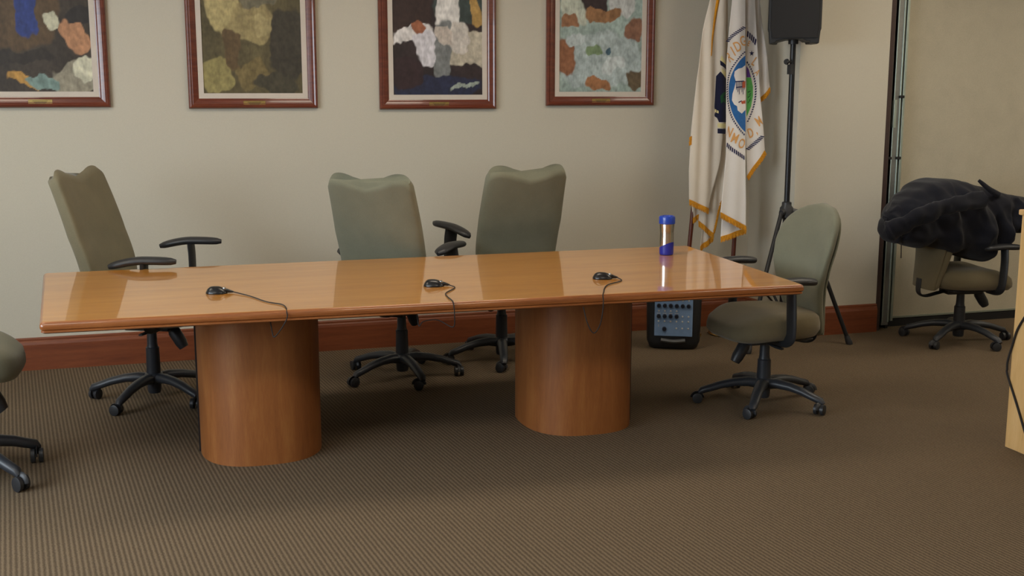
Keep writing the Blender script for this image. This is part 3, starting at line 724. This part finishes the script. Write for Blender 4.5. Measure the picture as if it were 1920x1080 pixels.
em = MB(); decal(em, [(1391, 154), (1397, 151.5), (1397, 164), (1391, 165)], Y2, r2, .0066); em.obj('red_roof', M['red'], seal)
em = MB(); decal(em, [(1388, 190), (1397, 188), (1397, 194), (1390, 195)], Y2, r2, .0066); em.obj('red_boat', M['red'], seal)
em = MB(); decal(em, [(1398.8, 124), (1403, 130), (1408, 145), (1398.8, 145)], S2, r2b, .0034); em.obj('purple_field', M['purple'], seal)
em = MB(); decal(em, [(1398.8, 145.4), (1408, 145.4), (1412, 162), (1412, 180), (1408, 200), (1398.8, 219)], S2, r2b, .0034); em.obj('green_field', M['green'], seal)
em = MB()
for k in range(5):
    decal(em, [(1401 + k % 2 * 3, 172 + k * 5), (1407 + k % 2, 170 + k * 4), (1407 + k % 2, 171.5 + k * 4), (1401 + k % 2 * 3, 174 + k * 5)], S2, r2b, .0055)
em.obj('green_drawing', M['dark_green'], seal)
for ch, cx, cy, rot in (('R', 1367.5, 108, 58), ('I', 1374.5, 97, 52), ('D', 1382.5, 88, 46), ('G', 1393, 78, 36)):
    em = MB(); glyph(em, ch, cx, cy, 27, R(rot) * .55, .62, Y2, r2, (1362.5, 1397.8)); em.obj('letter', M['orange'], seal)
for ch, cx, cy, rot in (('N', 1366.5, 248, -36), ('M', 1377, 260, -34), ('O', 1390, 270, -30)):
    em = MB(); glyph(em, ch, cx, cy, 26, R(rot) * .6, .62, Y2, r2, (1362, 1397.8)); em.obj('letter', M['orange'], seal)
for ch, cx, cy, rot, sz in (('E', 1402.5, 82, -32, 14), ('L', 1414, 116, -58, 24), ('A', 1419, 136, -66, 17), ('D', 1407, 250, 30, 26), (',', 1417, 244, 30, 24), ('M', 1423, 228, 52, 25)):
    em = MB(); glyph(em, ch, cx, cy, sz, R(rot) * .6, .6, S2, r2b, (1399.4, 1430)); em.obj('letter', M['orange'], seal)

# ------------------------------------------------------------------ speaker, stand, portable mixer
SX, SY = 3.785, 6.40
st = thing('speaker_stand', 'black tripod pole stand carrying the loudspeaker', 'stand', (SX, SY, 0))
MB().tube([(0, 0, .86), (0, 0, 1.882)], .0175, 20).obj('upper_pole', M['steel_black'], st)
MB().tube([(0, 0, .18), (0, 0, .9)], .021, 20).obj('lower_pole', M['steel_black'], st)
co = MB().lathe([(.024, .80), (.042, .81), (.042, .87), (.03, .885), (.03, .905), (.02, .91)], 24)
for a in (-25, 85, 212):
    c, s_ = math.cos(R(a)), math.sin(R(a)); co.tube([(c * .03, s_ * .03, .845), (c * .07, s_ * .07, .84)], [(.02, .026), (.016, .022)], 10)
co.obj('collar', M['plastic'], st)
MB().lathe([(.024, .19), (.034, .195), (.034, .235), (.024, .24)], 24).obj('lower_collar', M['plastic'], st)
for a in (-25, 85, 212):
    c, s_ = math.cos(R(a)), math.sin(R(a)); P = lambda r, z: (r * c, r * s_, z)
    lg = MB().tube([P(.065, .845), P(.25, .45), P(.415, .035)], .0135, 14).obj('leg', M['steel_black'], st)
    MB().tube([P(.407, .055), P(.418, .028), P(.426, .012), P(.429, .0)], [.016, .02, .022, .02], 14).obj('rubber_foot', M['plastic'], lg)
    MB().tube([P(.03, .215), P(.27, .375)], [(.010, .004), (.010, .004)], 8).obj('brace', M['steel_black'], st)
kn = MB().tube([(-.015, -.01, 1.775), (-.05, -.02, 1.775)], .007, 10)
kn.tube([(-.045, -.018, 1.775), (-.05, -.02, 1.775), (-.062, -.024, 1.775)], [.012, .019, .016], 10)
kn.box((-.024, -.02, 1.70), (.0, .02, 1.76)).obj('clamp_knob', M['plastic'], st)
sp = thing('loudspeaker', 'black loudspeaker on the tripod stand, cut off by the top edge', 'speaker', (SX, SY, 1.895), R(-28))
prof = [(-.146, -.012), (-.118, -.010), (-.112, .002), (-.05, .014), (.05, .014), (.075, .002), (.095, .002), (.098, -.010), (.146, -.012), (.152, .06), (.157, .075), (.157, .57), (.15, .6), (-.15, .6), (-.157, .57), (-.157, .075), (-.152, .06)]
MB().loft([[Vector((x_ * f_, y_, z)) for x_, z in prof] for y_, f_ in ((-.125, .97), (-.115, 1), (.02, 1), (.13, .8))]).obj('cabinet', M['pa_body'], sp, smooth=False, bevel=.004)
gp = [(-.134, .022), (.134, .022), (.138, .06), (.143, .08), (.143, .56), (.136, .585), (-.136, .585), (-.143, .56), (-.143, .08), (-.138, .06)]
MB().loft([[Vector((x_ * f_, y_, z)) for x_, z in gp] for y_, f_ in ((-.120, 1), (-.130, .995), (-.133, .97))]).obj('grille', M['grille'], sp, smooth=False)
MB().tube([(0, 0, -.012), (0, 0, .03)], .03, 16).obj('pole_socket', M['plastic'], sp)

pa = thing('portable_mixer', 'black portable audio mixer with a blue control panel on the floor under the table', 'mixer', (3.065, 6.49, 0), R(-26))
rings = []
for z, w, d in ((0, .135, .07), (.012, .15, .082), (.05, .166, .09), (.30, .172, .09), (.40, .172, .088), (.47, .165, .08), (.50, .145, .065)):
    rings.append([Vector((sup(math.cos(a), 5) * w, sup(math.sin(a), 4) * d + z * .06, z)) for a in (2*PI*k/48 for k in range(48))])
MB().loft(rings).obj('casing', M['pa_body'], pa, angle=50)
ry = lambda z: -.09 + z * .06
MB().tube(spline([(-.075, ry(.03) - .006, .062), (0, ry(.03) - .01, .055), (.075, ry(.03) - .006, .062)], 6), [(.018, .012)] * 13, 10).obj('handle', M['grey'], pa)
pn = MB().loft([[Vector((x_, ry(z) - dy, z)) for x_, z in ((-.118, .086), (.118, .086), (.118, .44), (-.118, .44))] for dy in (-.01, .008)]).obj('control_panel', M['pa_panel'], pa, smooth=False, bevel=.004)
def knob(x_, z, r, mat, name, d=.016):
    y0 = ry(z) - .008
    MB().tube([(x_, y0 + .004, z), (x_, y0 - d * .6, z), (x_, y0 - d, z)], [r, r * .95, r * .75], 14).obj(name, mat, pn)
for row, (z, n) in enumerate(((.41, 6), (.345, 6), (.278, 6), (.212, 4))):
    for k in range(n): knob(-.092 + .0368 * k, z, .0135, M['knob'], 'knob')
for z, ks in ((.312, range(6)), (.245, range(4)), (.212, (4, 5)), (.180, range(6)), (.137, (3, 4, 5))):
    for k in ks: knob(-.092 + .0368 * k, z, .0055, M['button'], 'button', .006)
knob(-.055, .132, .0145, M['knob'], 'knob')
for k in range(4): MB().box((-.104 + .0368 * k, ry(.23) - .0095, .2285), (-.104 + .0368 * k + .024, ry(.23) - .0075, .2315)).obj('scale_mark', M['button'], pn, smooth=False)
MB().box((-.094, ry(.155) - .0095, .145), (-.09, ry(.155) - .0075, .16)).obj('scale_mark', M['button'], pn, smooth=False)

# ------------------------------------------------------------------ jacket over the chair on the right
jk = thing('jacket', 'dark navy jacket draped over the back and arms of the chair by the fabric panel', 'jacket', (4.62, 5.85, 0))
OJ = Vector((4.62, 5.85, 0))
# along the garment: station -> (top px, bottom px, distance of the spine, half depth)
ST = [((1664, 396), (1660, 412), 6.04, .030), ((1678, 381), (1668, 444), 6.05, .10), ((1696, 364), (1674, 456), 6.07, .18), ((1724, 343), (1714, 460), 6.09, .26), ((1752, 334), (1752, 466), 6.10, .30),
      ((1790, 337), (1792, 482), 6.10, .30), ((1822, 349), (1824, 486), 6.08, .29), ((1850, 357), (1852, 456), 6.05, .27), ((1880, 361), (1884, 430), 6.0, .22), ((1915, 370), (1912, 432), 5.96, .18), ((1950, 392), (1946, 430), 5.92, .06)]
rings = []; n = 96; NS = 120
for s_ in range(NS + 1):
    t = s_ / NS * (len(ST) - 1); i = min(len(ST) - 2, int(t)); k = smoothstep(t - i) * .5 + (t - i) * .5
    a = at(*ST[i][0], ST[i][2]).lerp(at(*ST[i+1][0], ST[i+1][2]), k); b = at(*ST[i][1], ST[i][2]).lerp(at(*ST[i+1][1], ST[i+1][2]), k)
    hd = ST[i][3] + (ST[i+1][3] - ST[i][3]) * k
    rg = []
    for j in range(n):
        an = 2 * PI * j / n
        v = (1 - math.cos(an)) / 2           # 0 at the ridge, 1 at the hem
        sgn = math.sin(an)
        p = a.lerp(b, v)
        p.z += .018 * v * v * noise.noise(Vector((t * 1.7, sgn * .8, 9)))
        dep = hd * math.copysign(abs(sgn) ** .55, sgn) * (.84 + .16 * v)
        q = p * 5
        fold = .5 * noise.noise(Vector((q.x * 1.6, sgn * 1.5, q.z * 1.2))) + .35 * noise.noise(Vector((q.x * 3.2 + 5, sgn * 2, q.z * 2.6 + q.x * 2)))
        fold += (.10 + .42 * v) * math.sin(t * 4.2 - v * 3.4 + sgn * .6 + 1.5 * noise.noise(Vector((t * .6, v * 1.5, 3)))) * (1 - .3 * abs(math.cos(t * 1.3)))
        fold += .25 * (1 - abs(2 * noise.noise(Vector((t * .9 + v * 1.8, v * 1.1 - t * .35, sgn))))) - .15
        nr = Vector((0, sgn, .25 * (1 - 2 * v)))
        p = p + Vector((0, -dep, 0)) + Vector((0, -nr.y, nr.z)) * fold * .075
        rg.append(p - OJ)
    rings.append(rg)
MB().loft(rings).obj('coat_body', M['jacket'], jk, angle=80)
def crumple(m, amp, k):
    m.bm.normal_update()
    for v in m.bm.verts: v.co += v.normal * amp * (noise.noise(v.co * k) + .5 * noise.noise(v.co * k * 2.3))
    return m
sl = [at(1845, 372, 5.77), at(1775, 388, 5.75), at(1722, 408, 5.76), at(1688, 424, 5.80), at(1664, 434, 5.84)]
crumple(MB().tube([p - OJ for p in spline(sl, 12)], [(.028, .05)] * 16 + [(.034, .056)] * 16 + [(.038, .056)] * 13 + [(.042, .058), (.046, .060), (.044, .056), (.038, .05)], 24), .016, 12).obj('sleeve', M['jacket'], jk)
cl = [at(1872, 366, 5.88), at(1856, 356, 5.88), at(1843, 345, 5.88), at(1835, 338, 5.89)]
MB().tube([p - OJ for p in spline(cl, 5)], [(.016 * (1 - .5 * i / 15), .022 * (1 - .55 * i / 15)) for i in range(16)], 12).obj('collar', M['jacket'], jk)
MB().tube([at(1690, 455, 5.95) - OJ, at(1689.5, 484, 5.95) - OJ], .003, 6).obj('drawstring', M['cable'], jk)

# ------------------------------------------------------------------ lectern at the right edge
lc = thing('lectern', 'pale maple lectern cut off by the right edge', 'lectern', (3.932, 3.88, 0))
lx0, ly1 = -.303, .27
MB().box((lx0, -.27, 0), (lx0 + .025, ly1, 1.06)).obj('side_panel', M['lectern'], lc, smooth=False, bevel=.002)
MB().box((.28, -.27, 0), (.305, ly1, 1.06)).obj('side_panel', M['lectern'], lc, smooth=False, bevel=.002)
MB().box((lx0 + .025, ly1 - .03, .02), (.28, ly1 - .005, 1.06)).obj('front_panel', M['lectern'], lc, smooth=False)
MB().box((lx0 + .025, -.25, .45), (.28, ly1 - .03, .47)).obj('shelf', M['lectern'], lc, smooth=False)
MB().box((lx0 - .012, -.29, 1.06), (.317, ly1 + .012, 1.085)).obj('top_ledge', M['lectern'], lc, smooth=False, bevel=.006)
MB().loft([[Vector((x_, -.26, 1.085)), Vector((x_, .25, 1.085)), Vector((x_, .25, 1.18)), Vector((x_, -.26, 1.11))] for x_ in (lx0 + .012, .295)]).obj('reading_top', M['lectern'], lc, smooth=False, bevel=.004)
MB().tube(spline([(lx0 - .004, .2, .62), (lx0 - .006, .24, .55), (lx0 - .006, .262, .48), (lx0 - .008, .282, .40), (lx0 - .006, .285, .36), (lx0 - .006, .278, .33), (lx0 - .006, .2, .2), (lx0 - .006, .1, .02)], 8), .005, 8).obj('power_cable', M['cable'], lc)
gm = thing('gooseneck_microphone', 'dark gooseneck microphone standing on the lectern at the right edge', 'microphone', (3.70, 4.0, 1.1515))
MB().lathe([(.03, .004), (.03, .012), (.012, .02), (.008, .03)], 20).obj('mount', M['white'], gm)
MB().tube(spline([(0, 0, .02), (.0, 0, .08), (-.004, .02, .14), (-.02, .05, .19)], 6), .005, 8).obj('gooseneck', M['alu_light'], gm)
MB().tube([(-.016, .044, .18), (-.022, .055, .197), (-.032, .072, .22), (-.036, .08, .23)], [.008, .016, .016, .009], 14).obj('windscreen', M['mic'], gm)

# ------------------------------------------------------------------ light
def area(name, loc, rot, sx, sy, power, col):
    l = bpy.data.lights.new(name, 'AREA'); l.shape = 'RECTANGLE'; l.size = sx; l.size_y = sy; l.energy = power; l.color = col
    o = bpy.data.objects.new(name, l); COL.objects.link(o); o.location = loc; o.rotation_euler = rot; return o
area('window_daylight', (LX - .16, (WY0 + WY1) / 2, (WZ0 + WZ1) / 2), (0, R(-90), 0), WZ1 - WZ0, WY1 - WY0, 95, (.82, .92, 1.0))
w = bpy.data.worlds.new('world'); SC.world = w; w.use_nodes = True
bg = w.node_tree.nodes['Background']; bg.inputs[0].default_value = (.62, .74, .9, 1); bg.inputs[1].default_value = 1.0

SC.view_settings.view_transform = 'Standard'; SC.view_settings.look = 'None'; SC.view_settings.gamma = 1
SC.view_settings.use_curve_mapping = False; SC.view_settings.exposure = 1.08
SC.cycles.use_denoising = True; SC.cycles.max_bounces = 8; SC.cycles.diffuse_bounces = 5
